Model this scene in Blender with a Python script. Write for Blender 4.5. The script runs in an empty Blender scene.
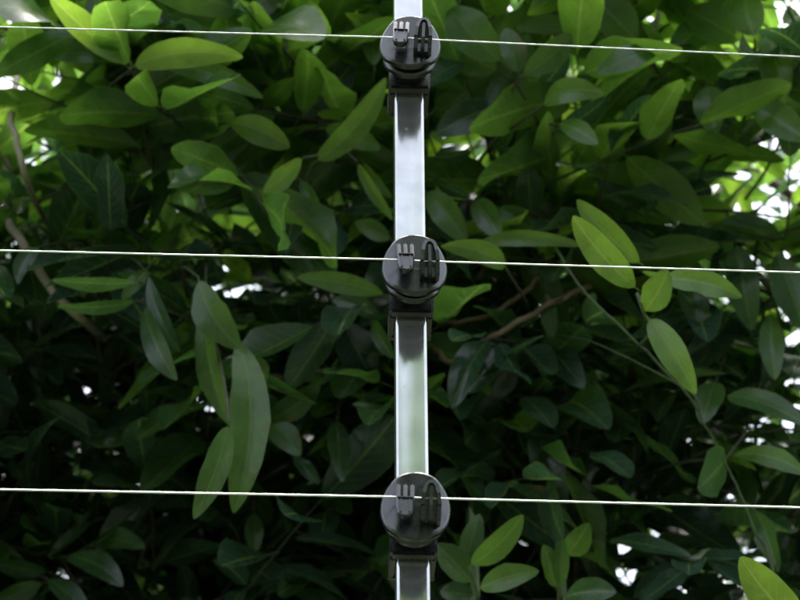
import bpy, bmesh, math, random
import numpy as np
from mathutils import Vector, Matrix

rng = np.random.default_rng(11)
random.seed(11)
scene = bpy.context.scene
col = scene.collection
R = math.radians

# ------------------------------------------------------------------ camera
CAM_Z = 1.6
PITCH = 36.0                     # looking up at the fence
FPX = 2400.0                     # focal length in pixels of an 800 px wide picture
cam_d = bpy.data.cameras.new('camera')
cam = bpy.data.objects.new('camera', cam_d)
col.objects.link(cam)
cam.location = (0, 0, CAM_Z)
cam.rotation_euler = (R(90 + PITCH), 0, 0)
cam_d.sensor_width = 36
cam_d.lens = FPX / 800 * 36
cam_d.clip_start = 0.05
cam_d.clip_end = 2000
cam_d.dof.use_dof = True
cam_d.dof.focus_distance = 1.53
cam_d.dof.aperture_fstop = 13
scene.camera = cam

# ------------------------------------------------------------------ sky, sun, exposure
SUN_EL, SUN_AZ = 82.0, 14.0      # azimuth from +Y towards +X: behind the trees
w = bpy.data.worlds.new('World')
scene.world = w
w.use_nodes = True
nt = w.node_tree
bg = nt.nodes['Background']
sky = nt.nodes.new('ShaderNodeTexSky')
sky.sky_type = 'NISHITA'
sky.sun_disc = False
sky.sun_elevation = R(SUN_EL)
sky.sun_rotation = R(SUN_AZ)
sky.air_density = 1.0
sky.dust_density = 5.0
sky.ozone_density = 1.0
hs = nt.nodes.new('ShaderNodeHueSaturation')      # thin even cloud: hardly any blue
hs.inputs['Saturation'].default_value = 0.52
nt.links.new(sky.outputs[0], hs.inputs['Color'])
nt.links.new(hs.outputs[0], bg.inputs[0])
bg.inputs[1].default_value = 0.15
sun_d = bpy.data.lights.new('sun', 'SUN')
sun_d.energy = 1.45
sun_d.angle = R(10)
sun_d.color = (1.0, 0.96, 0.9)
sun = bpy.data.objects.new('sun', sun_d)
col.objects.link(sun)
sdir = Vector((math.sin(R(SUN_AZ)) * math.cos(R(SUN_EL)), math.cos(R(SUN_AZ)) * math.cos(R(SUN_EL)), math.sin(R(SUN_EL))))
sun.rotation_euler = sdir.to_track_quat('Z', 'Y').to_euler()
sun.location = sdir * 20
scene.view_settings.view_transform = 'Standard'
scene.view_settings.look = 'None'
scene.view_settings.gamma = 1
scene.view_settings.use_curve_mapping = False
scene.view_settings.exposure = 2.2
scene.cycles.max_bounces = 5
scene.cycles.transmission_bounces = 4
scene.cycles.glossy_bounces = 3
scene.cycles.diffuse_bounces = 3

# ------------------------------------------------------------------ helpers
C0 = Vector((0, 0, CAM_Z))
F_ = Vector((0, math.cos(R(PITCH)), math.sin(R(PITCH))))
U_ = Vector((0, -math.sin(R(PITCH)), math.cos(R(PITCH))))
R_ = Vector((1, 0, 0))

def at(x, y, d):
    """world point seen at picture position x, y (800 x 600) at depth d"""
    return C0 + d * (F_ + R_ * ((x - 400) / FPX) - U_ * ((y - 300) / FPX))

def tag(o, label=None, cat=None, group=None, kind=None):
    if label: o['label'] = label
    if cat: o['category'] = cat
    if group: o['group'] = group
    if kind: o['kind'] = kind
    return o

def empty(name, loc=(0, 0, 0)):
    o = bpy.data.objects.new(name, None)
    o.empty_display_size = 0.05
    col.objects.link(o)
    o.location = loc
    return o

def link(name, me, parent=None, mat=None):
    o = bpy.data.objects.new(name, me)
    col.objects.link(o)
    if mat and not me.materials: me.materials.append(mat)
    if parent:
        o.parent = parent
        # parents are only translated or rotated about z: keep the child in world space
        o.matrix_parent_inverse = parent_matrix(parent).inverted()
    return o

def parent_matrix(p):
    m = Matrix.LocRotScale(p.location, p.rotation_euler, p.scale)
    if p.parent: m = parent_matrix(p.parent) @ p.matrix_parent_inverse @ m
    return m

def smooth(me):
    me.polygons.foreach_set('use_smooth', [True] * len(me.polygons))

def bm_mesh(name, bm, sm=True):
    me = bpy.data.meshes.new(name)
    bmesh.ops.recalc_face_normals(bm, faces=bm.faces)
    bm.to_mesh(me); bm.free()
    if sm: smooth(me)
    return me

class Tubes:
    """collects tapered tubes along polylines"""
    def __init__(self): self.v = []; self.f = []
    def add(self, pts, rad, n=6, cap=True):
        pts = [Vector(p) for p in pts]
        if not hasattr(rad, '__len__'): rad = [rad] * len(pts)
        b = len(self.v)
        prev = None
        for i, p in enumerate(pts):
            t = (pts[min(i + 1, len(pts) - 1)] - pts[max(i - 1, 0)])
            t = t.normalized() if t.length > 1e-9 else Vector((0, 0, 1))
            if prev is None:
                a = t.orthogonal().normalized()
            else:
                a = (prev - t * prev.dot(t))
                a = a.normalized() if a.length > 1e-6 else t.orthogonal().normalized()
            prev = a
            c = t.cross(a)
            for k in range(n):
                q = 2 * math.pi * k / n
                self.v.append(p + (a * math.cos(q) + c * math.sin(q)) * rad[i])
        for i in range(len(pts) - 1):
            for k in range(n):
                k2 = (k + 1) % n
                self.f.append((b + i * n + k, b + i * n + k2, b + (i + 1) * n + k2, b + (i + 1) * n + k))
        if cap:
            self.f.append(tuple(b + k for k in reversed(range(n))))
            e = b + (len(pts) - 1) * n
            self.f.append(tuple(e + k for k in range(n)))
    def build(self, name, mat, parent=None):
        me = bpy.data.meshes.new(name)
        me.from_pydata([tuple(v) for v in self.v], [], self.f)
        smooth(me)
        return link(name, me, parent, mat)

def curve(ctrl, n=8, wob=0.0):
    """Catmull-Rom through the control points"""
    P = [Vector(p) for p in ctrl]
    P = [P[0] * 2 - P[1]] + P + [P[-1] * 2 - P[-2]]
    out = []
    for i in range(1, len(P) - 2):
        for k in range(n):
            t = k / n
            a, b, c, d = P[i - 1], P[i], P[i + 1], P[i + 2]
            q = 0.5 * ((2 * b) + (c - a) * t + (2 * a - 5 * b + 4 * c - d) * t * t + (3 * b - a - 3 * c + d) * t ** 3)
            if wob: q = q + Vector(rng.normal(0, wob, 3))
            out.append(q)
    out.append(P[-2])
    return out

# ------------------------------------------------------------------ materials
def new_mat(name):
    m = bpy.data.materials.new(name)
    m.use_nodes = True
    t = m.node_tree
    return m, t, t.nodes['Principled BSDF'], t.nodes['Material Output']

def N(t, typ, **kw):
    n = t.nodes.new(typ)
    for k, v in kw.items(): setattr(n, k, v)
    return n

def math_n(t, op, a, b=None, c=None, clamp=False):
    n = N(t, 'ShaderNodeMath', operation=op); n.use_clamp = clamp
    for i, s in enumerate((a, b, c)):
        if s is None: continue
        if isinstance(s, (int, float)): n.inputs[i].default_value = s
        else: t.links.new(s, n.inputs[i])
    return n.outputs[0]

def mix_c(t, fac, a, b, mode='MIX'):
    n = N(t, 'ShaderNodeMix', data_type='RGBA', blend_type=mode)
    if isinstance(fac, (int, float)): n.inputs[0].default_value = fac
    else: t.links.new(fac, n.inputs[0])
    for i, s in ((6, a), (7, b)):
        if isinstance(s, tuple): n.inputs[i].default_value = (*s, 1)
        else: t.links.new(s, n.inputs[i])
    return n.outputs[2]

def ramp(t, fac, stops):
    n = N(t, 'ShaderNodeValToRGB')
    el = n.color_ramp.elements
    while len(el) < len(stops): el.new(0.5)
    for e, (p, c) in zip(el, stops):
        e.position = p; e.color = (*c, 1) if len(c) == 3 else c
    t.links.new(fac, n.inputs[0])
    return n.outputs[0]

def leaf_material(name, trans_mix=0.54):
    m, t, p, out = new_mat(name)
    oi = N(t, 'ShaderNodeObjectInfo')
    ar = N(t, 'ShaderNodeAttribute', attribute_name='rnd')
    at_ = N(t, 'ShaderNodeAttribute', attribute_name='tone')
    r = math_n(t, 'FRACT', math_n(t, 'ADD', oi.outputs['Random'], ar.outputs['Fac']))
    r2 = math_n(t, 'FRACT', math_n(t, 'MULTIPLY', r, 7.31))
    uv = N(t, 'ShaderNodeUVMap', uv_map='UVMap')
    sep = N(t, 'ShaderNodeSeparateXYZ'); t.links.new(uv.outputs[0], sep.inputs[0])
    u, v = sep.outputs[0], sep.outputs[1]
    av = math_n(t, 'ABSOLUTE', math_n(t, 'MULTIPLY_ADD', v, 2.0, -1.0))
    # midrib and curved side veins
    mid = math_n(t, 'SUBTRACT', 1.0, math_n(t, 'DIVIDE', av, 0.085), clamp=True)
    vn = N(t, 'ShaderNodeTexNoise'); vn.inputs['Scale'].default_value = 3.0; vn.inputs['Detail'].default_value = 0
    t.links.new(uv.outputs[0], vn.inputs['Vector'])
    ph = math_n(t, 'SUBTRACT', math_n(t, 'MULTIPLY', u, 9.0), math_n(t, 'MULTIPLY', math_n(t, 'POWER', av, 0.85), 1.9))
    ph = math_n(t, 'ADD', ph, math_n(t, 'MULTIPLY', vn.outputs[0], 0.55))
    saw = math_n(t, 'ABSOLUTE', math_n(t, 'SUBTRACT', math_n(t, 'FRACT', ph), 0.5))
    lat = math_n(t, 'MULTIPLY', math_n(t, 'SUBTRACT', 1.0, math_n(t, 'DIVIDE', saw, 0.07), clamp=True), math_n(t, 'SUBTRACT', 1.0, av, clamp=True))
    rim = math_n(t, 'DIVIDE', math_n(t, 'SUBTRACT', av, 0.94), 0.06, clamp=True)
    vein = math_n(t, 'MAXIMUM', mid, math_n(t, 'MULTIPLY', lat, 0.75))
    vein = math_n(t, 'MAXIMUM', vein, math_n(t, 'MULTIPLY', rim, 0.45))
    # mottling over the blade, different for each leaf
    tc = N(t, 'ShaderNodeTexCoord')
    geo = N(t, 'ShaderNodeNewGeometry')
    nz = N(t, 'ShaderNodeTexNoise'); nz.inputs['Scale'].default_value = 38; nz.inputs['Detail'].default_value = 2
    t.links.new(geo.outputs['Position'], nz.inputs['Vector'])
    mot = math_n(t, 'MULTIPLY_ADD', nz.outputs[0], 0.9, 0.55)
    spk = N(t, 'ShaderNodeTexNoise'); spk.inputs['Scale'].default_value = 170; spk.inputs['Detail'].default_value = 0
    t.links.new(geo.outputs['Position'], spk.inputs['Vector'])
    spot = math_n(t, 'MULTIPLY', math_n(t, 'SUBTRACT', spk.outputs[0], 0.70, clamp=True), 6.0, clamp=True)
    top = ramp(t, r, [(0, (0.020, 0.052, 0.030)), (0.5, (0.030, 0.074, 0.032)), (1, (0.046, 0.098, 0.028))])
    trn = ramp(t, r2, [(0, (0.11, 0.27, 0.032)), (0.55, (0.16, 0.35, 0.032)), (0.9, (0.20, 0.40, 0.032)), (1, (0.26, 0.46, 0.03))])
    young = math_n(t, 'MULTIPLY', at_.outputs['Fac'], 1.0, clamp=True)  # fresh leaf green, also painting strong light into some blades
    old = math_n(t, 'MULTIPLY', at_.outputs['Fac'], -1.0, clamp=True)  # older leaf colour, also painting cool shade into the lower leaves
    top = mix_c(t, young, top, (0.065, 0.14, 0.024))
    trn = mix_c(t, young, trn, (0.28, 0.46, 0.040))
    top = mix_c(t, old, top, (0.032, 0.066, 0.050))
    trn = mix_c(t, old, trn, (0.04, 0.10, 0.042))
    mc = N(t, 'ShaderNodeCombineXYZ')
    for i in range(3): t.links.new(mot, mc.inputs[i])
    top = mix_c(t, 1.0, top, mc.outputs[0], 'MULTIPLY')
    trn = mix_c(t, 1.0, trn, mc.outputs[0], 'MULTIPLY')
    top = mix_c(t, math_n(t, 'MULTIPLY', vein, 0.85), top, (0.14, 0.21, 0.07))
    trn = mix_c(t, math_n(t, 'MULTIPLY', vein, 0.75), trn, (0.46, 0.60, 0.12))
    top = mix_c(t, math_n(t, 'MULTIPLY', spot, 0.7), top, (0.16, 0.15, 0.06))
    # browned rims and blotches on some of the leaves
    edge = math_n(t, 'MULTIPLY', math_n(t, 'MULTIPLY', math_n(t, 'ADD', math_n(t, 'ADD', math_n(t, 'MULTIPLY', av, 0.22), math_n(t, 'MULTIPLY', r2, 0.16)), math_n(t, 'SUBTRACT', nz.outputs[0], 0.94)), 14.0, clamp=True), 0.55)
    top = mix_c(t, edge, top, (0.13, 0.085, 0.03))
    trn = mix_c(t, edge, trn, (0.20, 0.13, 0.03))
    t.links.new(top, p.inputs['Base Color'])
    rg = math_n(t, 'MULTIPLY_ADD', nz.outputs[0], 0.32, 0.13)
    t.links.new(math_n(t, 'SUBTRACT', rg, math_n(t, 'MULTIPLY', old, 0.06)), p.inputs['Roughness'])
    p.inputs['Specular IOR Level'].default_value = 0.6
    bp = N(t, 'ShaderNodeBump'); bp.inputs['Strength'].default_value = 0.35; bp.inputs['Distance'].default_value = 0.002
    hgt = nz.outputs[0]
    t.links.new(hgt, bp.inputs['Height'])
    t.links.new(bp.outputs[0], p.inputs['Normal'])
    tr = N(t, 'ShaderNodeBsdfTranslucent')
    t.links.new(trn, tr.inputs['Color'])
    mx = N(t, 'ShaderNodeMixShader'); mx.inputs[0].default_value = trans_mix
    t.links.new(p.outputs[0], mx.inputs[1]); t.links.new(tr.outputs[0], mx.inputs[2])
    t.links.new(mx.outputs[0], out.inputs['Surface'])
    return m

def bark_material(name, c1, c2, scale=30):
    m, t, p, out = new_mat(name)
    geo = N(t, 'ShaderNodeNewGeometry')
    nz = N(t, 'ShaderNodeTexNoise'); nz.inputs['Scale'].default_value = scale; nz.inputs['Detail'].default_value = 6
    t.links.new(geo.outputs['Position'], nz.inputs['Vector'])
    t.links.new(ramp(t, nz.outputs[0], [(0.3, c1), (0.7, c2)]), p.inputs['Base Color'])
    p.inputs['Roughness'].default_value = 0.8
    bp = N(t, 'ShaderNodeBump'); bp.inputs['Strength'].default_value = 0.5; bp.inputs['Distance'].default_value = 0.003
    t.links.new(nz.outputs[0], bp.inputs['Height']); t.links.new(bp.outputs[0], p.inputs['Normal'])
    return m

M = {}
M['leaf'] = leaf_material('leaf_blade')
M['bark'] = bark_material('brown_bark', (0.05, 0.035, 0.024), (0.17, 0.125, 0.085))
M['pale_bark'] = bark_material('pale_bark', (0.15, 0.125, 0.095), (0.34, 0.29, 0.23))
M['twig'] = bark_material('dark_twig', (0.022, 0.026, 0.014), (0.06, 0.055, 0.032), 60)
M['stem'] = bark_material('green_stem', (0.035, 0.06, 0.022), (0.075, 0.105, 0.036), 60)

def metal_material():
    m, t, p, out = new_mat('galvanised_steel')
    p.inputs['Metallic'].default_value = 0.86
    tc = N(t, 'ShaderNodeTexCoord')
    nz = N(t, 'ShaderNodeTexNoise'); nz.inputs['Scale'].default_value = 60; nz.inputs['Detail'].default_value = 5
    t.links.new(tc.outputs['Object'], nz.inputs['Vector'])
    mp = N(t, 'ShaderNodeMapping'); mp.inputs['Scale'].default_value = (1, 1, 0.12)
    t.links.new(tc.outputs['Object'], mp.inputs[0])
    st = N(t, 'ShaderNodeTexNoise'); st.inputs['Scale'].default_value = 220; st.inputs['Detail'].default_value = 3
    t.links.new(mp.outputs[0], st.inputs['Vector'])
    pit = N(t, 'ShaderNodeTexVoronoi'); pit.inputs['Scale'].default_value = 75
    t.links.new(tc.outputs['Object'], pit.inputs['Vector'])
    pm = math_n(t, 'SUBTRACT', 1.0, math_n(t, 'DIVIDE', pit.outputs['Distance'], 0.16), clamp=True)
    gate = math_n(t, 'GREATER_THAN', nz.outputs[0], 0.54)
    pm = math_n(t, 'MULTIPLY', pm, gate)
    basec = ramp(t, nz.outputs[0], [(0.32, (0.40, 0.403, 0.405)), (0.68, (0.50, 0.503, 0.505))])
    basec = mix_c(t, math_n(t, 'MULTIPLY', math_n(t, 'SUBTRACT', st.outputs[0], 0.5, clamp=True), 1.6, clamp=True), basec, (0.42, 0.43, 0.42))
    basec = mix_c(t, math_n(t, 'MULTIPLY', pm, 0.75), basec, (0.25, 0.26, 0.27))
    t.links.new(basec, p.inputs['Base Color'])
    rr = math_n(t, 'MULTIPLY_ADD', st.outputs[0], 0.12, 0.10)
    rr = math_n(t, 'ADD', rr, math_n(t, 'MULTIPLY', pm, 0.25))
    t.links.new(rr, p.inputs['Roughness'])
    bp = N(t, 'ShaderNodeBump'); bp.inputs['Strength'].default_value = 0.025; bp.inputs['Distance'].default_value = 0.001
    t.links.new(st.outputs[0], bp.inputs['Height']); t.links.new(bp.outputs[0], p.inputs['Normal'])
    return m
M['steel'] = metal_material()

def plastic_material():
    m, t, p, out = new_mat('black_plastic')
    tc = N(t, 'ShaderNodeTexCoord'); oi = N(t, 'ShaderNodeObjectInfo')
    off = N(t, 'ShaderNodeVectorMath', operation='ADD')
    t.links.new(tc.outputs['Object'], off.inputs[0]); t.links.new(oi.outputs['Location'], off.inputs[1])
    nz = N(t, 'ShaderNodeTexNoise'); nz.inputs['Scale'].default_value = 150; nz.inputs['Detail'].default_value = 5
    t.links.new(off.outputs[0], nz.inputs['Vector'])
    du = N(t, 'ShaderNodeTexNoise'); du.inputs['Scale'].default_value = 420; du.inputs['Detail'].default_value = 3
    t.links.new(off.outputs[0], du.inputs['Vector'])
    basec = ramp(t, nz.outputs[0], [(0.35, (0.004, 0.0046, 0.0062)), (0.75, (0.008, 0.009, 0.012))])
    dust = math_n(t, 'MULTIPLY', math_n(t, 'SUBTRACT', math_n(t, 'MULTIPLY', du.outputs[0], nz.outputs[0]), 0.30, clamp=True), 0.9, clamp=True)
    basec = mix_c(t, dust, basec, (0.10, 0.10, 0.095))
    t.links.new(basec, p.inputs['Base Color'])
    t.links.new(math_n(t, 'MULTIPLY_ADD', nz.outputs[0], 0.35, 0.12), p.inputs['Roughness'])
    p.inputs['Specular IOR Level'].default_value = 0.62
    p.inputs['Coat Weight'].default_value = 0.2
    p.inputs['Coat Roughness'].default_value = 0.2
    p.inputs['Coat IOR'].default_value = 1.6
    return m
M['plastic'] = plastic_material()

def wire_material():
    m, t, p, out = new_mat('aluminium_wire')
    p.inputs['Metallic'].default_value = 0.85
    tc = N(t, 'ShaderNodeTexCoord')
    nz = N(t, 'ShaderNodeTexNoise'); nz.inputs['Scale'].default_value = 90
    t.links.new(tc.outputs['Object'], nz.inputs['Vector'])
    t.links.new(ramp(t, nz.outputs[0], [(0.3, (0.72, 0.73, 0.74)), (0.7, (0.88, 0.88, 0.88))]), p.inputs['Base Color'])
    p.inputs['Roughness'].default_value = 0.45
    return m
M['wire'] = wire_material()

def ground_material():
    m, t, p, out = new_mat('grass_and_soil')
    geo = N(t, 'ShaderNodeNewGeometry')
    nz = N(t, 'ShaderNodeTexNoise'); nz.inputs['Scale'].default_value = 0.6; nz.inputs['Detail'].default_value = 8
    t.links.new(geo.outputs['Position'], nz.inputs['Vector'])
    t.links.new(ramp(t, nz.outputs[0], [(0.35, (0.028, 0.042, 0.016)), (0.55, (0.038, 0.052, 0.02)), (0.75, (0.06, 0.048, 0.034))]), p.inputs['Base Color'])
    p.inputs['Roughness'].default_value = 0.95
    return m
M['ground'] = ground_material()

# ------------------------------------------------------------------ ground
bm = bmesh.new()
bmesh.ops.create_grid(bm, x_segments=40, y_segments=40, size=400)
for v in bm.verts:
    rr_ = math.hypot(v.co.x, v.co.y)
    if rr_ > 30: v.co.z = 0.5 * math.sin(v.co.x * 0.021) * math.cos(v.co.y * 0.017) - 0.6
g = link('ground', bm_mesh('ground', bm), None, M['ground'])
tag(g, kind='structure')

# ------------------------------------------------------------------ fence: post, insulators, wires
PY = 1.5495 * math.cos(R(PITCH))            # distance of the post
YAW = R(-2.6)                               # fence line runs slightly away to the right (handled below)
ex = Vector((math.cos(R(2.6)), math.sin(R(2.6)), 0))       # along the fence, to the right and away
en = Vector((math.sin(R(2.6)), -math.cos(R(2.6)), 0))      # out of the fence towards the viewer
def on_plane(x, y, off=0.0):
    """point of the vertical fence plane (moved out by off) seen at x, y"""
    p0 = Vector((0, PY, 0)) + en * off
    d = at(x, y, 1.0) - C0
    s = (p0 - C0).dot(en) / d.dot(en)
    return C0 + d * s

HALF = 0.0102
a_ = on_plane(408.4, 0); b_ = on_plane(413.6, 600)
axis = (a_ - b_).normalized()
foot = b_ - axis * (b_.z / axis.z) - axis * 0.15
top = a_ + axis * 0.28
ex = (ex - axis * ex.dot(axis)).normalized(); en = ex.cross(axis).normalized()
Mrot = Matrix((( ex.x, -en.x, axis.x), (ex.y, -en.y, axis.y), (ex.z, -en.z, axis.z)))
post = empty('fence_post', (foot.x, foot.y, 0))
tag(post, 'slim shiny square steel post standing upright in the middle', 'fence post')
# square tube with rounded edges; its front face lies in the fence plane
L = (top - foot).length
prof = []
rc = 0.0024
for cx, cy, a0 in ((HALF - rc, HALF - rc, 0), (-HALF + rc, HALF - rc, 90), (-HALF + rc, -HALF + rc, 180), (HALF - rc, -HALF + rc, 270)):
    for k in range(6):
        q = R(a0 + 90 * k / 5)
        prof.append((cx + rc * math.cos(q), cy + rc * math.sin(q)))
inner = [(x * 0.86, y * 0.86) for x, y in prof]
vs, fs = [], []
n = len(prof)
for ring, z in ((prof, 0), (prof, L), (inner, L), (inner, 0)):
    for x, y in ring: vs.append((x, y + HALF, z))
for r_ in range(4):
    r2 = (r_ + 1) % 4
    for k in range(n):
        k2 = (k + 1) % n
        fs.append((r_ * n + k, r_ * n + k2, r2 * n + k2, r2 * n + k))
me = bpy.data.meshes.new('tube'); me.from_pydata(vs, [], fs); smooth(me)
me.set_sharp_from_angle(angle=R(40))
tube = link('tube', me, None, M['steel'])
tube.matrix_world = Matrix.Translation(foot) @ Mrot.to_4x4()
tube.parent = post; tube.matrix_parent_inverse = parent_matrix(post).inverted()
# weathered black cap pressed into the top end
bm = bmesh.new()
bmesh.ops.create_cube(bm, size=1)
bmesh.ops.scale(bm, vec=(0.0222, 0.0222, 0.006), verts=bm.verts)
bmesh.ops.bevel(bm, geom=bm.edges[:], offset=0.0018, segments=2, affect='EDGES')
cap = link('cap', bm_mesh('cap', bm), None, M['plastic'])
cap.matrix_world = Matrix.Translation(top - en * HALF + axis * 0.0032) @ Mrot.to_4x4()
cap.parent = post; cap.matrix_parent_inverse = parent_matrix(post).inverted()

# insulator built in local axes: x along the fence, -y out towards the viewer, z up, origin at the post's front face
DF = 0.040     # distance of the disc front from the post
def disc_mesh(name, rx, rz, y0, th, wing, flat=0.0115, seg=48, bev=0.0012):
    """round plate whose sides bend back from a flat middle band"""
    bm = bmesh.new()
    rings = [0.0, 0.3, 0.6, 0.8, 0.92, 1.0]
    def yy(x): return max(0.0, abs(x) - flat) * wing
    def put(fr, y, k):
        q = 2 * math.pi * k / seg
        x = rx * fr * math.cos(q); z = rz * fr * math.sin(q)
        return bm.verts.new((x, y + yy(x), z))
    lay = []
    for fr in rings[1:]:
        lay.append([put(fr - (bev / rx if fr == 1.0 else 0), -y0, k) for k in range(seg)])
    lay.append([put(1.0, -y0 + bev, k) for k in range(seg)])
    lay.append([put(1.0, -y0 + th, k) for k in range(seg)])
    lay.append([put(0.93, -y0 + th + 0.0006, k) for k in range(seg)])
    c = bm.verts.new((0, -y0, 0)); c2 = bm.verts.new((0, -y0 + th, 0))
    for k in range(seg):
        k2 = (k + 1) % seg
        bm.faces.new((c, lay[0][k], lay[0][k2]))
        for a, b in zip(lay, lay[1:]): bm.faces.new((a[k], b[k], b[k2], a[k2]))
        bm.faces.new((lay[-1][k], c2, lay[-1][k2]))
    me = bm_mesh(name, bm)
    me.set_sharp_from_angle(angle=R(35))
    return me

def box_into(bm, x0, x1, y0, y1, z0, z1, bev=0.0008):
    r = bmesh.ops.create_cube(bm, size=1)
    for v in r['verts']:
        v.co.x = (x0 + x1) / 2 + v.co.x * (x1 - x0)
        v.co.y = (y0 + y1) / 2 + v.co.y * (y1 - y0)
        v.co.z = (z0 + z1) / 2 + v.co.z * (z1 - z0)
    ed = set(e for v in r['verts'] for e in v.link_edges)
    if bev: bmesh.ops.bevel(bm, geom=list(ed), offset=bev, segments=2, affect='EDGES')

def clamp_mesh():
    bm = bmesh.new()
    W = 0.0142; H = 0.0088
    box_into(bm, -W, W, -0.0085, 0.0002 - 0.0006, -H, H, 0.0016)                  # front block
    box_into(bm, -W + 0.0004, -0.0106, 0.0, 0.0235, -H + 0.0005, H - 0.0005)    # side cheeks
    box_into(bm, 0.0106, W - 0.0004, 0.0, 0.0235, -H + 0.0005, H - 0.0005)
    box_into(bm, -W + 0.0002, W - 0.0002, 0.0212, 0.0258, -H + 0.0003, H - 0.0003)  # back bar
    me = bm_mesh('clamp', bm, False)
    return me

def neck_mesh():
    bm = bmesh.new()
    seg = 32
    prof = [(0.0118, -0.007), (0.0118, -0.011), (0.0095, -0.0135), (0.0095, -0.019), (0.0115, -0.022), (0.0105, -0.037)]
    rows = []
    for r_, y in prof:
        rows.append([bm.verts.new((r_ * math.cos(2 * math.pi * k / seg), y, 0.82 * r_ * math.sin(2 * math.pi * k / seg))) for k in range(seg)])
    for a, b in zip(rows, rows[1:]):
        for k in range(seg): bm.faces.new((a[k], a[(k + 1) % seg], b[(k + 1) % seg], b[k]))
    bm.faces.new(rows[0]); bm.faces.new(list(reversed(rows[-1])))
    me = bm_mesh('neck', bm); me.set_sharp_from_angle(angle=R(35))
    return me

def hook_mesh():
    """three prongs standing off the disc, joined below by a thick rounded tongue behind which the wire runs"""
    bm = bmesh.new()
    for x in (-0.0041, 0.0, 0.0041):
        old = set(bm.verts)
        box_into(bm, x - 0.0012, x + 0.0012, -0.0116, -0.0076, -0.0010, 0.0122, 0.0009)
        for v in bm.verts:
            if v not in old: v.co.y += max(0, v.co.z) * 0.12      # prongs lean back towards the disc
        box_into(bm, x - 0.0009, x + 0.0009, -0.0070, 0.0012, 0.0058, 0.0092, 0.0004)
    seg = 12
    def outline(k):
        return [(-0.0053 * k, 0.0012), (-0.0051 * k, -0.0062)] + [(-0.0048 * k * math.cos(math.pi * q / seg), -0.0068 - 0.0048 * k * math.sin(math.pi * q / seg)) for q in range(seg + 1)] + [(0.0051 * k, -0.0062), (0.0053 * k, 0.0012)]
    rows = [[bm.verts.new((x, y, z)) for x, z in outline(k)] for k, y in ((0.82, -0.0116), (1.0, -0.0104), (1.0, -0.0066))]
    bm.faces.new(rows[0]); bm.faces.new(list(reversed(rows[-1])))
    for a, b in zip(rows, rows[1:]):
        for q in range(len(a)):
            q2 = (q + 1) % len(a)
            bm.faces.new((a[q], b[q], b[q2], a[q2]))
    for x in (-0.0026, 0.0026):
        box_into(bm, x - 0.0005, x + 0.0005, -0.0124, -0.0112, -0.0088, 0.0004, 0.0003)
    box_into(bm, -0.0048, 0.0048, -0.0128, -0.0108, 0.0006, 0.0020, 0.0005)
    for v in bm.verts:
        if v.co.y < -0.005: v.co.y += v.co.z * 0.16
    return bm_mesh('wire_hook', bm, False)

me_clamp, me_neck = clamp_mesh(), neck_mesh()
me_rear = disc_mesh('rear_flange', 0.0184, 0.0192, 0.0262, 0.0045, 0.55)
me_front = disc_mesh('front_disc', 0.0209, 0.0222, DF, 0.0045, 0.62)
me_hook = hook_mesh()
def hook2_mesh():
    """the opposite hook: a narrow arch closed at the top, three fins pointing down"""
    bm = bmesh.new()
    def bar(p, q, wx, y0, y1):
        d = Vector((q[0] - p[0], 0, q[1] - p[1])); l = d.length; d.normalize()
        s = Vector((d.z, 0, -d.x)) * wx
        vs = [bm.verts.new(Vector((c[0], y, c[1])) + s * k) for y in (y0, y1) for c, k in ((p, -1), (p, 1), (q, 1), (q, -1))]
        for f in ((0, 1, 2, 3), (7, 6, 5, 4), (0, 4, 5, 1), (1, 5, 6, 2), (2, 6, 7, 3), (3, 7, 4, 0)): bm.faces.new([vs[i] for i in f])
    arch = [(-0.0050, -0.0035), (-0.0043, 0.004), (-0.0032, 0.0092), (-0.0017, 0.0114), (0.0, 0.0119), (0.0017, 0.0114), (0.0032, 0.0092), (0.0043, 0.004), (0.0050, -0.0035)]
    for a, b in zip(arch, arch[1:]): bar(a, b, 0.0011, -0.0118, -0.0062)
    bar((0, -0.0035), (0, 0.0105), 0.0010, -0.0104, -0.0062)
    for x in (-0.0047, 0.0, 0.0047):
        box_into(bm, x - 0.0013, x + 0.0013, -0.0112, 0.0010, -0.0128, -0.0035, 0.0006)
        box_into(bm, x - 0.0008, x + 0.0008, -0.0066, -0.0056, -0.0045, 0.0010, 0.0002)
    box_into(bm, -0.0050, 0.0050, -0.0036, 0.0010, -0.0116, -0.0040, 0.0003)
    for v in bm.verts:
        if v.co.y < -0.004: v.co.y += (0.10 if v.co.z > 0 else -0.20) * v.co.z
    # added web between the legs, sloped to face down so the slots look shaded
    w = [bm.verts.new(c) for c in ((-0.0028, -0.0082, 0.0100), (0.0028, -0.0082, 0.0100), (0.0046, -0.0012, -0.0035), (-0.0046, -0.0012, -0.0035))]
    w2 = [bm.verts.new(v.co + Vector((0, 0.0012, 0.0006))) for v in w]
    bm.faces.new(w); bm.faces.new(list(reversed(w2)))
    for q in range(4): bm.faces.new((w[q], w2[q], w2[(q + 1) % 4], w[(q + 1) % 4]))
    return bm_mesh('wire_hook', bm, False)
me_hook2 = hook2_mesh()
for m_ in (me_clamp, me_neck, me_rear, me_front, me_hook, me_hook2): m_.materials.append(M['plastic'])

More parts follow.
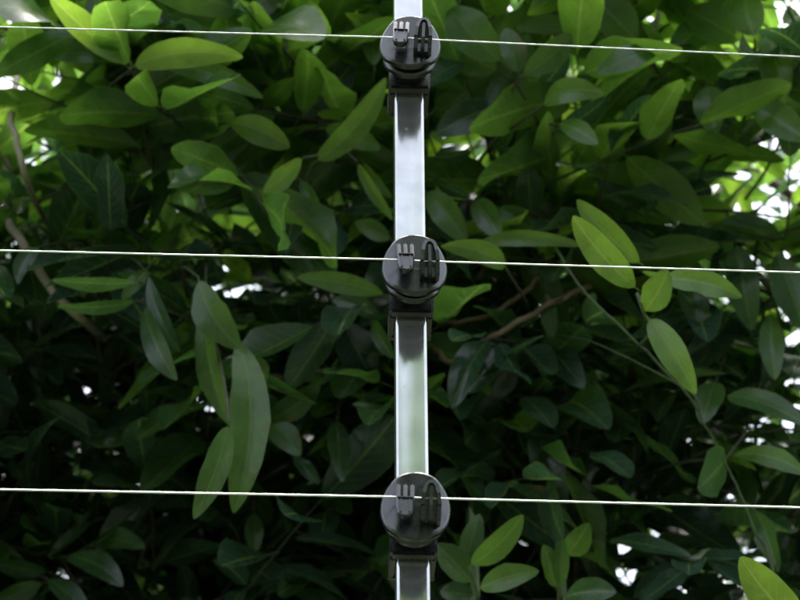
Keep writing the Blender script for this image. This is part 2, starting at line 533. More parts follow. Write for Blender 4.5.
INS = [(409.5, 40, 3.0, -1.5, 2.5, 'topmost of the three black insulators, lightest, on the steel post'),
       (412.6, 263, -1.0, 1.0, 4.0, 'middle of the three black plastic insulators on the steel post'),
       (417.0, 505, 1.5, -0.5, 5.5, 'lowest of the three black insulators on the steel post, darkest')]
wire_pts = []
for (x, y, roll, yaw, tilt, lab) in INS:
    p = on_plane(x, y, DF)                       # disc centre
    base = foot + axis * ((p - foot).dot(axis))  # on the post's front face
    e = empty('insulator', base)
    e.rotation_euler = Mrot.to_euler()
    tag(e, lab, 'insulator', 'insulators on the fence post')
    head = Matrix.Rotation(R(yaw), 4, 'Z') @ Matrix.Translation((0, -DF, 0)) @ Matrix.Rotation(R(tilt), 4, 'X') @ Matrix.Rotation(R(roll), 4, 'Y') @ Matrix.Translation((0, DF, 0))
    def put(name, me, loc=(0, 0, 0), rot=(0, 0, 0), turn=False):
        o = bpy.data.objects.new(name, me); col.objects.link(o); o.parent = e
        if turn:
            o.matrix_local = head @ Matrix.LocRotScale(Vector(loc), None, None)
            return o
        o.location = loc; o.rotation_euler = rot
        return o
    put('clamp', me_clamp, (0, 0, -0.0060))
    put('neck', me_neck, (0, 0, 0))
    put('rear_flange', me_rear, turn=True)
    put('front_disc', me_front, turn=True)
    put('wire_hook', me_hook, (-0.0066, -DF, -0.0022), turn=True)
    put('wire_hook', me_hook2, (0.0086, -DF, -0.0010), turn=True)
    wire_pts.append((base, p))

# wires: pulled tight through the hooks, bending a little at each insulator
WL = [((0, 27.0), (400, 37.6), (425, 39.4), (800, 56.8), 'top wire of the fence, passing the uppermost insulator'),
      ((0, 250.6), (400, 259.8), (425, 261.3), (800, 272.6), 'middle wire of the fence, passing the central insulator'),
      ((0, 489.6), (400, 497.0), (425, 498.2), (800, 507.6), 'bottom wire of the fence, passing the lowest insulator')]
for A, B, B2, D_, lab in WL:
    pA, pB, pB2, pD = [on_plane(q[0], q[1], DF + 0.0050) for q in (A, B, B2, D_)]
    l = pA + (pA - pB) * 3.5
    r_ = pD + (pD - pB2) * 3.5
    t_ = Tubes()
    # two strands laid round each other
    path = []
    segs = [(l, pB), (pB, pB2), (pB2, r_)]
    for i, (s0, s1) in enumerate(segs):
        n_ = max(3, int((s1 - s0).length / 0.0025))
        for k in range(n_): path.append(s0.lerp(s1, k / n_))
    path.append(r_)
    for ph in (0, math.pi):
        pts = []
        dist = 0
        for i, p in enumerate(path):
            if i: dist += (p - path[i - 1]).length
            q = ph + dist / 0.016 * 2 * math.pi * 0.5
            pts.append(p + (U_ * math.cos(q) + F_ * math.sin(q)) * 0.00010)
        t_.add(pts, 0.00054, 6)
    o = t_.build('fence_wire', M['wire'])
    tag(o, 'thin bright ' + lab, 'wire', 'fence wires')

# ------------------------------------------------------------------ leaves
ST = [0.0, 0.07, 0.17, 0.36, 0.58, 0.78, 0.93, 1.0]
def prof_w(t, shape):
    """half width along the leaf (1 = widest); shape moves the widest point"""
    if t < 0.071: return 0.03
    s = (t - 0.07) / 0.93
    s = s ** shape
    return max(0.035, (4 * s * (1 - s)) ** 0.60 * (1 - 0.22 * max(0, s - 0.55) / 0.45))

def leaf_geo(bend=0.5, fold=0.25, wave=0.0, side=0.0, shape=1.0, aspect=0.36, ns=None, nv=4, twist=0.0, ragged=0.0, seed=0):
    """unit leaf from (0,0,0) to (1,0,0), blade in xy, upper side +z"""
    rg = np.random.default_rng(seed)
    ts = ST if ns is None else [0.0, 0.035, 0.07] + list(0.07 + 0.93 * (1 - np.cos(np.linspace(0.12, 1, ns) * math.pi)) / 2)
    ts = list(ts)
    verts, uvs = [], []
    n = 60
    xs, zs, ys = [0.0], [0.0], [0.0]
    for i in range(n):                                   # centre line
        t = (i + 0.5) / n
        a = bend * (0.5 - t) * 1.0 + 0.0
        b = side * (0.5 - t)
        xs.append(xs[-1] + math.cos(a) * math.cos(b) / n); zs.append(zs[-1] + math.sin(a) / n); ys.append(ys[-1] + math.sin(b) / n)
    sc = 1 / xs[-1]
    ph = rg.uniform(0, 6.28, 2)
    for t in ts:
        k = min(n - 1, int(t * n)); fr = t * n - k
        cx = (xs[k] * (1 - fr) + xs[k + 1] * fr) * sc; cz = (zs[k] * (1 - fr) + zs[k + 1] * fr) * sc; cy = (ys[k] * (1 - fr) + ys[k + 1] * fr) * sc
        wd = prof_w(t, shape) * aspect / 2
        ta = twist * (t - 0.5)
        for j in range(nv + 1):
            v = -1 + 2 * j / nv
            wv = wd * (1 + (rg.normal(0, ragged) if abs(v) == 1 and 0.1 < t < 0.98 else 0))
            fl = fold * min(1, wd / aspect * 2)
            yv = v * wv * math.cos(fl)
            zv = abs(v) * wv * math.sin(fl)
            zv += wave * aspect * abs(v) * wd / (aspect / 2) * math.sin(t * 11 + ph[0 if v < 0 else 1])
            y2 = yv * math.cos(ta) - zv * math.sin(ta); z2 = yv * math.sin(ta) + zv * math.cos(ta)
            verts.append((cx, cy + y2, cz + z2)); uvs.append((t, (v + 1) / 2))
    faces = []
    m = nv + 1
    for i in range(len(ts) - 1):
        for j in range(nv):
            faces.append((i * m + j, i * m + j + 1, (i + 1) * m + j + 1, (i + 1) * m + j))
    return np.array(verts), np.array(uvs), np.array(faces)

def mesh_from(name, V, UV, Fc, rnd, tone):
    me = bpy.data.meshes.new(name)
    me.vertices.add(len(V)); me.vertices.foreach_set('co', V.astype(np.float32).ravel())
    nl = Fc.size
    me.loops.add(nl); me.loops.foreach_set('vertex_index', Fc.astype(np.int32).ravel())
    me.polygons.add(len(Fc))
    me.polygons.foreach_set('loop_start', np.arange(0, nl, 4, dtype=np.int32))
    me.polygons.foreach_set('use_smooth', np.ones(len(Fc), bool))
    me.update(calc_edges=True)
    ul = me.uv_layers.new(name='UVMap')
    ul.data.foreach_set('uv', UV[Fc.ravel()].astype(np.float32).ravel())
    for an, val in (('rnd', rnd), ('tone', tone)):
        a = me.attributes.new(an, 'FLOAT', 'POINT')
        a.data.foreach_set('value', (np.full(len(V), val) if np.isscalar(val) else val).astype(np.float32))
    me.materials.append(M['leaf'])
    return me

VARS = []; VARS_HI = []
for i in range(12):
    kw = dict(bend=rng.uniform(-0.3, 1.6), fold=rng.uniform(0.0, 0.65), wave=rng.uniform(0, 0.09), side=rng.uniform(-0.4, 0.4),
                         shape=rng.uniform(0.85, 1.3), aspect=1.0, twist=rng.uniform(-0.5, 0.5), seed=i)
    VARS.append(leaf_geo(**kw)); VARS_HI.append(leaf_geo(ns=9, **kw))
VMESH = {}
def var_mesh(i, tone):
    k = (i, tone)
    if k not in VMESH:
        V, UV, Fc = VARS_HI[i]
        VMESH[k] = mesh_from('leaf', V, UV, Fc, 0.0, tone)
    return VMESH[k]

# openings in the crown where the sky comes through (kept clear of leaves): picture position and size
GAPS = [(80, 397, 1.5), (308, 442, 1.5), (57, 463, 1.2), (72, 574, 2), (46, 152, 1.0), (66, 70, 1.0),
        (505, 6, 2.5), (446, 140, 1.5), (486, 145, 2), (541, 572, 1.2), (630, 579, 1.5), (749, 53, 1.5), (776, 150, 1.2),
        (794, 20, 10), (794, 177, 6), (780, 200, 4), (793, 302, 1.5), (240, 295, 1.2), (476, 284, 1.2)]
GDIR = np.array([tuple(at(x, y, 1.0) - C0) for x, y, r_ in GAPS])
GRAD = np.array([r_ / FPX for x, y, r_ in GAPS])
NC0 = np.array(tuple(C0))
def in_gap(p, ld, Y, nm, ln, wd):
    p = np.array(tuple(p)) - NC0
    ld, Y, nm = (np.array(tuple(q)) for q in (ld, Y, nm))
    den = GDIR @ nm
    s = (p @ nm) / np.where(np.abs(den) < 0.03, 0.03, den)
    X = GDIR * s[:, None] - p
    mg = GRAD * np.clip(s, 0, 4)
    u, v = X @ ld, X @ Y
    return bool(np.any((s > 1) & (s < 6) & (((u - ln * 0.52) / (ln * 0.48 + mg)) ** 2 + (v / (wd * 0.48 + mg)) ** 2 < 1)))

class Plant:
    def __init__(self, name, loc, label, cat, group=None, leaf_cap=296):
        self.root = empty(name, loc)
        tag(self.root, label, cat, group)
        self.loc = Vector(loc)
        self.leaves = []       # (matrix 4x4 np, var, tone, rnd, depth)
        self.twigs = Tubes()
        self.cap = leaf_cap
        self.nhero = 0
        self.skarr = np.zeros((0, 3)); self.skel = []         # points twigs may join
    def hero(self, base, tip, wpx, d0, d1=None, roll=0.0, bend=0.4, fold=0.25, side=0.0, tone=0.0, wave=0.035, shape=None, twist=None, ragged=0.02, twig=True, nv=6):
        """a single leaf, its base and tip given where they stand, with its own shape"""
        d1 = d0 if d1 is None else d1
        if shape is None: shape = rng.uniform(0.85, 1.25)
        if twist is None: twist = rng.uniform(-0.35, 0.35)
        P, Q = at(*base, d0), at(*tip, d1)
        Lx = (Q - P)
        ln = Lx.length; Lx.normalize()
        wm = wpx / FPX * (d0 + d1) / 2 / max(0.35, math.cos(roll)) 
        view = ((P + Q) / 2 - C0).normalized()
        nrm = -view; nrm = (nrm - Lx * nrm.dot(Lx)).normalized()
        nrm = (Matrix.Rotation(roll, 3, Lx) @ nrm).normalized()
        Y = nrm.cross(Lx)
        V, UV, Fc = leaf_geo(bend, fold, wave, -side, shape, wm / ln * 1.0, ns=12, nv=nv, twist=twist, ragged=ragged, seed=self.nhero * 7 + len(self.leaves))
        m = np.array([[Lx[i] * ln, Y[i] * ln, nrm[i] * ln] for i in range(3)])
        W = V @ m.T + np.array(P - self.loc)
        me = mesh_from('leaf', W, UV, Fc, random.random(), tone)
        o = bpy.data.objects.new('leaf', me); col.objects.link(o); o.parent = self.root
        self.nhero += 1
        if twig:
            q = P + F_ * rng.uniform(0.14, 0.24) - Lx * 0.05 + Vector((rng.uniform(-.03, .03), 0, rng.uniform(-.08, 0.0)))
            mid_ = P.lerp(q, 0.45) - Lx * 0.02
            c = curve([P + Lx * ln * 0.02, mid_, q], 4)
            self.twigs.add(c, [0.0009 + 0.0011 * i / len(c) for i in range(len(c))], 5)
        return o
    def spray(self, p, dirv, n, ln0, tone=0.0, droop=0.25, up=1.0, nsd=0.42, out=0.1):
        """a twig with alternate leaves"""
        p = Vector(p); dirv = Vector(dirv).normalized()
        tl = 0.023 * n
        pts = []
        cur = p.copy(); dd = dirv.copy()
        for k in range(n + 1):
            pts.append(cur.copy())
            dd = (dd + Vector((0, 0, -0.035)) + Vector(rng.normal(0, 0.06, 3))).normalized()
            cur = cur + dd * (tl / n)
        if self.skel:
            if len(self.skarr) < len(self.skel): self.skarr = np.array([tuple(q) for q in self.skel])
            s = self.skel[int(np.argmin(((self.skarr - np.array(p)) ** 2).sum(1)))]
            mid_ = s.lerp(p, 0.6) + (Vector((0, 0, 0.1)) + Vector(rng.normal(0, 0.08, 3))) * (s - p).length
            cc = curve([s, mid_, p], 3)
            self.twigs.add(cc, [0.0014 - 0.0004 * i / (len(cc) - 1) for i in range(len(cc))], 4, False)
            self.skel += [p.copy(), pts[n // 2].copy()]
        self.twigs.add(pts, [0.0013 - 0.0006 * k / n for k in range(n + 1)], 4, False)
        for k in range(1, n + 1):
            t = (pts[k] - pts[k - 1]).normalized()
            sidev = t.cross(Vector((0, 0, 1)))
            sidev = sidev.normalized() if sidev.length > 0.05 else Vector((1, 0, 0))
            s = 1 if k % 2 else -1
            if k == n: ld = t + Vector(rng.normal(0, 0.15, 3))
            else: ld = t * rng.uniform(0.35, 0.9) + sidev * s * rng.uniform(0.6, 1.1) + Vector((0, 0, rng.normal(-droop, 0.3)))
            ld.normalize()
            nm = Vector((rng.normal(0, nsd), rng.normal(-out, nsd), up))
            nm = (nm - ld * nm.dot(ld))
            nm = nm.normalized() if nm.length > 0.05 else ld.orthogonal().normalized()
            ln = ln0 * rng.uniform(0.72, 1.18)
            wd = ln * rng.uniform(0.29, 0.44)
            Y = nm.cross(ld)
            if in_gap(pts[k], ld, Y, nm, ln, wd): continue
            m = np.eye(4)
            m[:3, 0] = np.array(ld) * ln; m[:3, 1] = np.array(Y) * wd; m[:3, 2] = np.array(nm) * (0.55 * ln)
            m[:3, 3] = np.array(pts[k])
            c = pts[k] + ld * ln * 0.5
            rel = c - C0
            dep = rel.dot(F_)
            px = 400 + FPX * rel.x / dep; py = 300 - FPX * rel.dot(U_) / dep
            vis = (-30 < px < 830) and (-30 < py < 630)
            self.leaves.append((m, int(rng.integers(len(VARS))), tone, rng.random(), dep if vis else 50 + dep))
    def finish(self, twig_mat='twig', foliage='foliage'):
        order = sorted(range(len(self.leaves)), key=lambda i: self.leaves[i][4])
        one = [i for i in order[:max(0, self.cap - self.nhero)] if self.leaves[i][4] < 40]
        rest = order[len(one):]
        for i in one:
            m, vi, tone, rn, _ = self.leaves[i]
            o = bpy.data.objects.new('leaf', var_mesh(vi, tone)); col.objects.link(o)
            o.parent = self.root
            mm = Matrix([list(r) for r in m]); mm.translation = mm.translation - self.loc
            o.matrix_local = mm
        if rest:
            VV, UU, FF, RR, TT = [], [], [], [], []
            off = 0
            for i in rest:
                m, vi, tone, rn, _ = self.leaves[i]
                V, UV, Fc = VARS[vi]
                VV.append(V @ m[:3, :3].T + m[:3, 3] - np.array(self.loc)); UU.append(UV); FF.append(Fc + off)
                RR.append(np.full(len(V), rn)); TT.append(np.full(len(V), tone)); off += len(V)
            me = mesh_from(foliage, np.concatenate(VV), np.concatenate(UU), np.concatenate(FF), np.concatenate(RR), np.concatenate(TT))
            o = bpy.data.objects.new(foliage, me); col.objects.link(o); o.parent = self.root
            tag(o, kind='stuff')
        if self.twigs.v:
            o = self.twigs.build('twigs', M[twig_mat], self.root)
            tag(o, kind='stuff')

def px(x, y, d): return at(x, y, d)

# ---- the tree on the left, the tree on the right and the shaded one between them further back
left = Plant('leafy_tree', (-0.75, 2.35, 0), 'tree left of the post, bright leaves above and dark drooping leaves below', 'tree', 'trees behind the fence')
right = Plant('leafy_tree', (0.95, 2.45, 0), 'tree right of the post with bright backlit leaves and bare brown branches', 'tree', 'trees behind the fence')
back = Plant('leafy_tree', (0.1, 3.25, 0), 'shaded tree farther back between the two nearer trees', 'tree', 'trees behind the fence')

def trunk_and_branches(pl, ctrl, r0, r1, branches, mat='bark'):
    t = Tubes()
    c = curve(ctrl, 6, 0.006)
    t.add(c, [r0 + (r1 - r0) * i / (len(c) - 1) for i in range(len(c))], 10)
    t.build('trunk', M[mat], pl.root)
    pl.skel += c[len(c) // 2:]
    for b in branches:
        ctrl_, ra, rb = b[:3]
        bm_ = b[3] if len(b) > 3 else mat
        t = Tubes()
        c = curve(ctrl_, 7, 0.0006)
        t.add(c, [ra + (rb - ra) * i / (len(c) - 1) for i in range(len(c))], 7)
        t.build('branch', M[bm_], pl.root)
        pl.skel += c[2:]

lt = [Vector((-0.75, 2.35, 0)), Vector((-0.72, 2.33, 1.0)), Vector((-0.78, 2.36, 2.0)), Vector((-0.70, 2.38, 2.9)), Vector((-0.66, 2.45, 3.8))]
trunk_and_branches(left, lt, 0.05, 0.02, [
    ([lt[2], px(-40, 190, 2.5), px(12, 228, 2.12), px(48, 285, 2.08), px(92, 327, 2.12), px(150, 375, 2.5), px(240, 380, 2.2), px(330, 372, 2.12), px(380, 380, 2.3)], 0.0046, 0.0030, 'pale_bark'),
    ([lt[2], px(-10, 60, 2.5), px(12, 125, 2.08), px(32, 195, 2.08), px(60, 240, 2.5)], 0.0034, 0.0026, 'pale_bark'),
    ([lt[3], px(40, 250, 2.55), px(90, 200, 2.5), px(150, 150, 2.5), px(220, 90, 2.45)], 0.009, 0.003),
    ([lt[3], Vector((-0.4, 2.2, 3.2)), Vector((-0.15, 2.1, 3.35))], 0.010, 0.003),
    ([lt[3], Vector((-0.9, 2.0, 3.2)), Vector((-1.1, 1.8, 3.3))], 0.010, 0.003),
    ([lt[2], Vector((-0.5, 2.1, 2.5)), px(60, 560, 2.3), px(140, 540, 2.25)], 0.008, 0.002),
])
rt = [Vector((0.95, 2.45, 0)), Vector((0.9, 2.45, 1.0)), Vector((0.93, 2.4, 2.0)), Vector((0.82, 2.45, 2.9)), Vector((0.75, 2.5, 3.9))]
trunk_and_branches(right, rt, 0.055, 0.02, [
    ([rt[2], px(760, 260, 2.6), px(660, 265, 2.25), px(590, 286, 2.10), px(548, 306, 2.05), px(500, 332, 2.04), px(472, 350, 2.04), px(452, 362, 2.04), px(430, 345, 2.08), px(412, 330, 2.2)], 0.0030, 0.0022),
    ([px(590, 286, 2.1), px(556, 266, 2.1), px(520, 296, 2.08), px(485, 317, 2.07), px(440, 322, 2.1), px(412, 312, 2.3)], 0.0025, 0.0018),
    ([rt[3], px(700, 190, 2.6), px(600, 165, 2.2), px(632, 118, 2.12), px(652, 62, 2.13), px(660, 0, 2.2)], 0.0032, 0.0022),
    ([rt[3], px(620, 150, 2.6), px(530, 225, 2.5), px(545, 190, 2.45), px(500, 200, 2.5)], 0.006, 0.002),
    ([rt[3], Vector((0.5, 2.2, 3.3)), Vector((0.2, 2.1, 3.4))], 0.010, 0.003),
    ([rt[3], Vector((0.9, 2.0, 3.3)), Vector((1.0, 1.8, 3.3))], 0.010, 0.003),
    ([rt[2], px(790, 520, 2.5), px(640, 520, 2.4), px(560, 480, 2.4)], 0.007, 0.002),
])
bt = [Vector((0.1, 3.25, 0)), Vector((0.12, 3.22, 1.5)), Vector((0.05, 3.2, 2.8)), Vector((0.1, 3.1, 4.0))]
trunk_and_branches(back, bt, 0.07, 0.03, [
    ([bt[2], Vector((-0.4, 2.9, 3.2)), Vector((-0.8, 2.8, 3.6))], 0.016, 0.004),
    ([bt[2], Vector((0.5, 2.9, 3.2)), Vector((0.9, 2.8, 3.6))], 0.016, 0.004),
    ([bt[3], Vector((-0.2, 2.9, 4.2)), Vector((-0.5, 2.7, 4.3))], 0.014, 0.004),
    ([bt[3], Vector((0.4, 2.9, 4.2)), Vector((0.7, 2.7, 4.3))], 0.014, 0.004),
])

# ---- crowns
def crown_top(x, y):
    return 1.6 + y * math.tan(R(44.2)) + 0.08 * min(1, max(0, (-0.10 - x) / 0.15)) + 0.05 * math.sin(7 * x + 1.3) + 0.04 * math.sin(11 * y + 5 * x)

def fill(pl, cond, n, ln=(0.065, 0.105), tones=(0.0,), box=((-1.25, 1.25), (1.45, 3.5), (2.1, 4.9))):
    made = 0; tries = 0
    while made < n and tries < n * 60:
        tries += 1
        p = Vector((rng.uniform(*box[0]), rng.uniform(*box[1]), rng.uniform(*box[2])))
        dep = (p - C0).dot(F_)
        if p.z > crown_top(p.x, p.y): continue
        if not cond(p, dep): continue
        under = crown_top(p.x, p.y) - p.z                # airy outer shell, dense inside
        if rng.random() > 0.16 + under / (1.45 if p.x > 0 else 0.9): continue
        out = Vector((p.x - pl.loc.x, p.y - pl.loc.y, 0))
        out = out.normalized() if out.length > 0.01 else Vector((0, -1, 0))
        dv = out * 0.5 + Vector((rng.normal(0, 0.5), rng.normal(-0.35, 0.5), rng.normal(0.25, 0.35)))
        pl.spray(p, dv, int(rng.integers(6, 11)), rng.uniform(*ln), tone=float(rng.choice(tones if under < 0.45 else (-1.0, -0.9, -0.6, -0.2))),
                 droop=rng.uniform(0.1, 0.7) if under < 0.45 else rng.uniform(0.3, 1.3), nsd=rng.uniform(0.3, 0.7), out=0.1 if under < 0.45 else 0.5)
        made += 1

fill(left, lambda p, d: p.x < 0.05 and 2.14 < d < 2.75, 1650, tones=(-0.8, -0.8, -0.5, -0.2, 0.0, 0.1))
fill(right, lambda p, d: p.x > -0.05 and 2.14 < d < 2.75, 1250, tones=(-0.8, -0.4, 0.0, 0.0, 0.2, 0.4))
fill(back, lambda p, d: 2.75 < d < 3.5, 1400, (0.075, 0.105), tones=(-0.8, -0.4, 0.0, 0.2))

# ---- outer shoots on the side that faces the fence: larger, fresher leaves above, duller ones below
def shoots(pl, n, xr, vr, dr, ln, tones, droop, out):
    for k in range(n):
        d = rng.uniform(*dr)
        p = C0 + F_ * d + R_ * rng.uniform(*xr) + U_ * rng.uniform(*vr)
        dv = Vector((rng.normal(0, 0.6), rng.normal(-0.1, 0.35), rng.normal(0.35, 0.35)))
        pl.spray(p, dv, int(rng.integers(5, 9)), rng.uniform(*ln), tone=float(rng.choice(tones)), droop=droop, nsd=0.45, out=out, up=0.8)
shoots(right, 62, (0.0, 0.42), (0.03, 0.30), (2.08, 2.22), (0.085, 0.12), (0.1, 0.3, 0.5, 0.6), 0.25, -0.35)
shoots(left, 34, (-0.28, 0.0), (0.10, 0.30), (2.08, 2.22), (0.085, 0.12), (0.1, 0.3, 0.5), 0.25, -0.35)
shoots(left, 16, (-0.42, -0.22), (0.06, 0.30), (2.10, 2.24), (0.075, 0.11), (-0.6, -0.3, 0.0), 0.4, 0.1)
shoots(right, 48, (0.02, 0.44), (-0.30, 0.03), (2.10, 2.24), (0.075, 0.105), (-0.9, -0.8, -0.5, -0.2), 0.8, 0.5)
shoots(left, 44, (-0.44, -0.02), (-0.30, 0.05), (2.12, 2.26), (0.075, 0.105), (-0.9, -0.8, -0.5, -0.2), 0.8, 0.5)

# ---- single leaves near the front, as they stand; tone also paints in their light
LV = left.hero
# top left whorl
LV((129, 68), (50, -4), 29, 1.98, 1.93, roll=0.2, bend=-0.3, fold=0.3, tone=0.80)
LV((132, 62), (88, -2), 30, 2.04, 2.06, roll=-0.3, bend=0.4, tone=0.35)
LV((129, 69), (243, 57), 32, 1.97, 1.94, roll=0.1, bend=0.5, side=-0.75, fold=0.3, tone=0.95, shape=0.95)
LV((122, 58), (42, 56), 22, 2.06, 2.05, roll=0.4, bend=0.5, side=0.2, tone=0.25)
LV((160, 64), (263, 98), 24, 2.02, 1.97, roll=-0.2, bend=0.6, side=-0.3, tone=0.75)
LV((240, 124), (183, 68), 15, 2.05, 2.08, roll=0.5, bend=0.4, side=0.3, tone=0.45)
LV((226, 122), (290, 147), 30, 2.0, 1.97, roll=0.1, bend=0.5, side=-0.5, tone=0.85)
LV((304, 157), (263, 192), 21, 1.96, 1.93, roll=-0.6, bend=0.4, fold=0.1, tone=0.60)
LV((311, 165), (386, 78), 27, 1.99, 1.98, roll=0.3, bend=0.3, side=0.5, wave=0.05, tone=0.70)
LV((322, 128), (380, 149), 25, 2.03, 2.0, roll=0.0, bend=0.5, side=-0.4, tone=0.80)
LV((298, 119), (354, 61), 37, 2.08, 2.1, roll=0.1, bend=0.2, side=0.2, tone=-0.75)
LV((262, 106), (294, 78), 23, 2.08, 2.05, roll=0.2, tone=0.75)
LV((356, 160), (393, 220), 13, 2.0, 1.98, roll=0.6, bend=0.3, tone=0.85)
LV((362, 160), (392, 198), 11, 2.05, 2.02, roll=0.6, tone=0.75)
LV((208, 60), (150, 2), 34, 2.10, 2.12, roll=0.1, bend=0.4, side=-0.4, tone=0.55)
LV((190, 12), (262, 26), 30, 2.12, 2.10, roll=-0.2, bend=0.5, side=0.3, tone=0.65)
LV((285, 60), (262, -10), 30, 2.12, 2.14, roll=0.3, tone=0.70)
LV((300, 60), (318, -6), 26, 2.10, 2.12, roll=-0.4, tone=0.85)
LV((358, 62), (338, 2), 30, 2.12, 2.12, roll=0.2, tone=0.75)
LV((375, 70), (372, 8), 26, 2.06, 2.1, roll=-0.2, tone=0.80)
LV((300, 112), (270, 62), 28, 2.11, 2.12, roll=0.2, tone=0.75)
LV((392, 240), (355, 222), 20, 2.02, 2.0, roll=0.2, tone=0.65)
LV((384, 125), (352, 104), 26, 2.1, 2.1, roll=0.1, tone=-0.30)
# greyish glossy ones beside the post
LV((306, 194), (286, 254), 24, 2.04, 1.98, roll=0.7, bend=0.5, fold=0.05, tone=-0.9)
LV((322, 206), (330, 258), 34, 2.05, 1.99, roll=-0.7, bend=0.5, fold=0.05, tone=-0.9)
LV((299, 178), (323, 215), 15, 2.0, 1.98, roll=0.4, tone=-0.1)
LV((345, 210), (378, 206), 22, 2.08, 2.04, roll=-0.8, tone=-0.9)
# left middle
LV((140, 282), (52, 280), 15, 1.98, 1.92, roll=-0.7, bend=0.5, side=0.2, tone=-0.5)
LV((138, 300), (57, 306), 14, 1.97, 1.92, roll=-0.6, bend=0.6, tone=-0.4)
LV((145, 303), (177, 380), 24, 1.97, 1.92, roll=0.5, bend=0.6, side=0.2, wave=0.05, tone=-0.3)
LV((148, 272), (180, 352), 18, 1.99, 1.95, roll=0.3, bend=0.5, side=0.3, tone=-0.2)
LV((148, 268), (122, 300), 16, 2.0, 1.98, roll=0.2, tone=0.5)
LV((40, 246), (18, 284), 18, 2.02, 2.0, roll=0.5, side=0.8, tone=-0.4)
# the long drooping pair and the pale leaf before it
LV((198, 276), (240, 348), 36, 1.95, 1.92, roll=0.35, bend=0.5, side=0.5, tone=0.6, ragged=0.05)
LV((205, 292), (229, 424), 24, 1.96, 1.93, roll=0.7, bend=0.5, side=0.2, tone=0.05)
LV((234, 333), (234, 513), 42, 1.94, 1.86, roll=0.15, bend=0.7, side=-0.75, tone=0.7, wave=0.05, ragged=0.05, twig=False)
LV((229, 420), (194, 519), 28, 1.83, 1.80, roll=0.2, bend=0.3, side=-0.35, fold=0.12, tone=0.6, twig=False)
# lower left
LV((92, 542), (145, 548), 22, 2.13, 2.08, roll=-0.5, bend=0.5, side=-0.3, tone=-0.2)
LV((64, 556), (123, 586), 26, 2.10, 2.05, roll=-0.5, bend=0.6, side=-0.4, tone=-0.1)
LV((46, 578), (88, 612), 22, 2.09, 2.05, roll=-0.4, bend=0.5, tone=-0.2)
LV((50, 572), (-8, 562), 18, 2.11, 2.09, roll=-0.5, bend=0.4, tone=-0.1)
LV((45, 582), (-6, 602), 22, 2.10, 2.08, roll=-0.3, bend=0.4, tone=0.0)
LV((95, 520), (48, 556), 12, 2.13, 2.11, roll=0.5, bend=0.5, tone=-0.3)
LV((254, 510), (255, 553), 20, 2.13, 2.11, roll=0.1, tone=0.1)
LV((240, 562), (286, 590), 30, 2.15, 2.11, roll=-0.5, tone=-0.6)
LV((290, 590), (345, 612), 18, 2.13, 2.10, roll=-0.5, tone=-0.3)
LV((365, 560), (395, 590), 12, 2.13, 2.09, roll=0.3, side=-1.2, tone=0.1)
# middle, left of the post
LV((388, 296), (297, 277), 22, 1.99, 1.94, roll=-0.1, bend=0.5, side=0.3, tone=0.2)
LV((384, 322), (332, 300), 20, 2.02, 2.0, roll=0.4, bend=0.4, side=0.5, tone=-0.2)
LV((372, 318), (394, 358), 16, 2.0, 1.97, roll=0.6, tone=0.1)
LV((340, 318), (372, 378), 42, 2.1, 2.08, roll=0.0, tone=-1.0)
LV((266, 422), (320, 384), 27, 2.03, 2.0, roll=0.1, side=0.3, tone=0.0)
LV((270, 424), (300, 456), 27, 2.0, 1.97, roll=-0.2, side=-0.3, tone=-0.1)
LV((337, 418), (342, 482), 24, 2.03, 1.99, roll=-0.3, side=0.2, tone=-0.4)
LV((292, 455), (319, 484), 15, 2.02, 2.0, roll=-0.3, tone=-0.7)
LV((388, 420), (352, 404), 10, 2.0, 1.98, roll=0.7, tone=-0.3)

RV = right.hero
RV((505, 64), (449, 8), 45, 2.0, 2.02, roll=0.15, bend=0.4, side=-0.3, tone=0.45)
RV((500, 72), (440, 40), 36, 2.05, 2.06, roll=-0.1, bend=0.4, tone=0.75)
RV((519, 76), (506, 28), 27, 2.02, 2.04, roll=0.2, tone=0.60)
RV((520, 77), (572, 34), 29, 2.0, 2.0, roll=-0.1, bend=0.5, side=0.5, tone=0.60)
RV((597, 30), (516, 28), 21, 2.05, 2.05, roll=0.1, bend=0.5, side=0.4, tone=0.55)
RV((541, 106), (604, 94), 26, 1.99, 1.95, roll=-0.2, bend=0.6, side=-0.9, tone=0.65)
RV((557, 124), (598, 144), 22, 2.0, 1.96, roll=-0.1, bend=0.5, side=-0.4, tone=0.55)
RV((506, 106), (436, 134), 35, 2.06, 2.02, roll=0.1, bend=0.5, side=0.3, tone=-0.80)
RV((553, 134), (607, 97), 21, 2.04, 2.0, roll=0.8, fold=0.1, tone=-0.90)
RV((535, 93), (568, 54), 20, 2.05, 2.02, roll=0.8, fold=0.05, tone=-0.90)
RV((464, 62), (422, 88), 21, 2.05, 2.0, roll=0.6, tone=-0.80)
RV((662, 46), (597, 74), 25, 1.99, 1.96, roll=0.5, bend=0.4, fold=0.1, tone=0.25)
RV((640, 44), (590, -6), 46, 2.06, 2.08, roll=0.1, tone=0.65)
RV((706, 84), (716, 134), 34, 2.05, 2.02, roll=0.1, tone=0.35)
RV((742, 54), (762, 112), 42, 2.08, 2.05, roll=-0.2, tone=0.55)
RV((768, 26), (786, 98), 36, 2.05, 2.02, roll=0.2, tone=0.65)
RV((752, 108), (808, 142), 34, 2.02, 1.98, roll=-0.1, side=-0.3, tone=0.55)
RV((746, 42), (688, 10), 42, 2.08, 2.1, roll=0.2, tone=0.60)
RV((664, 84), (654, 132), 27, 2.1, 2.1, roll=0.1, tone=0.25)
RV((755, 40), (742, -12), 36, 2.05, 2.08, roll=-0.2, tone=0.75)
RV((700, 55), (660, 80), 30, 2.12, 2.1, roll=0.2, tone=0.55)
RV((440, 20), (480, -8), 30, 2.12, 2.12, roll=0.2, tone=0.75)
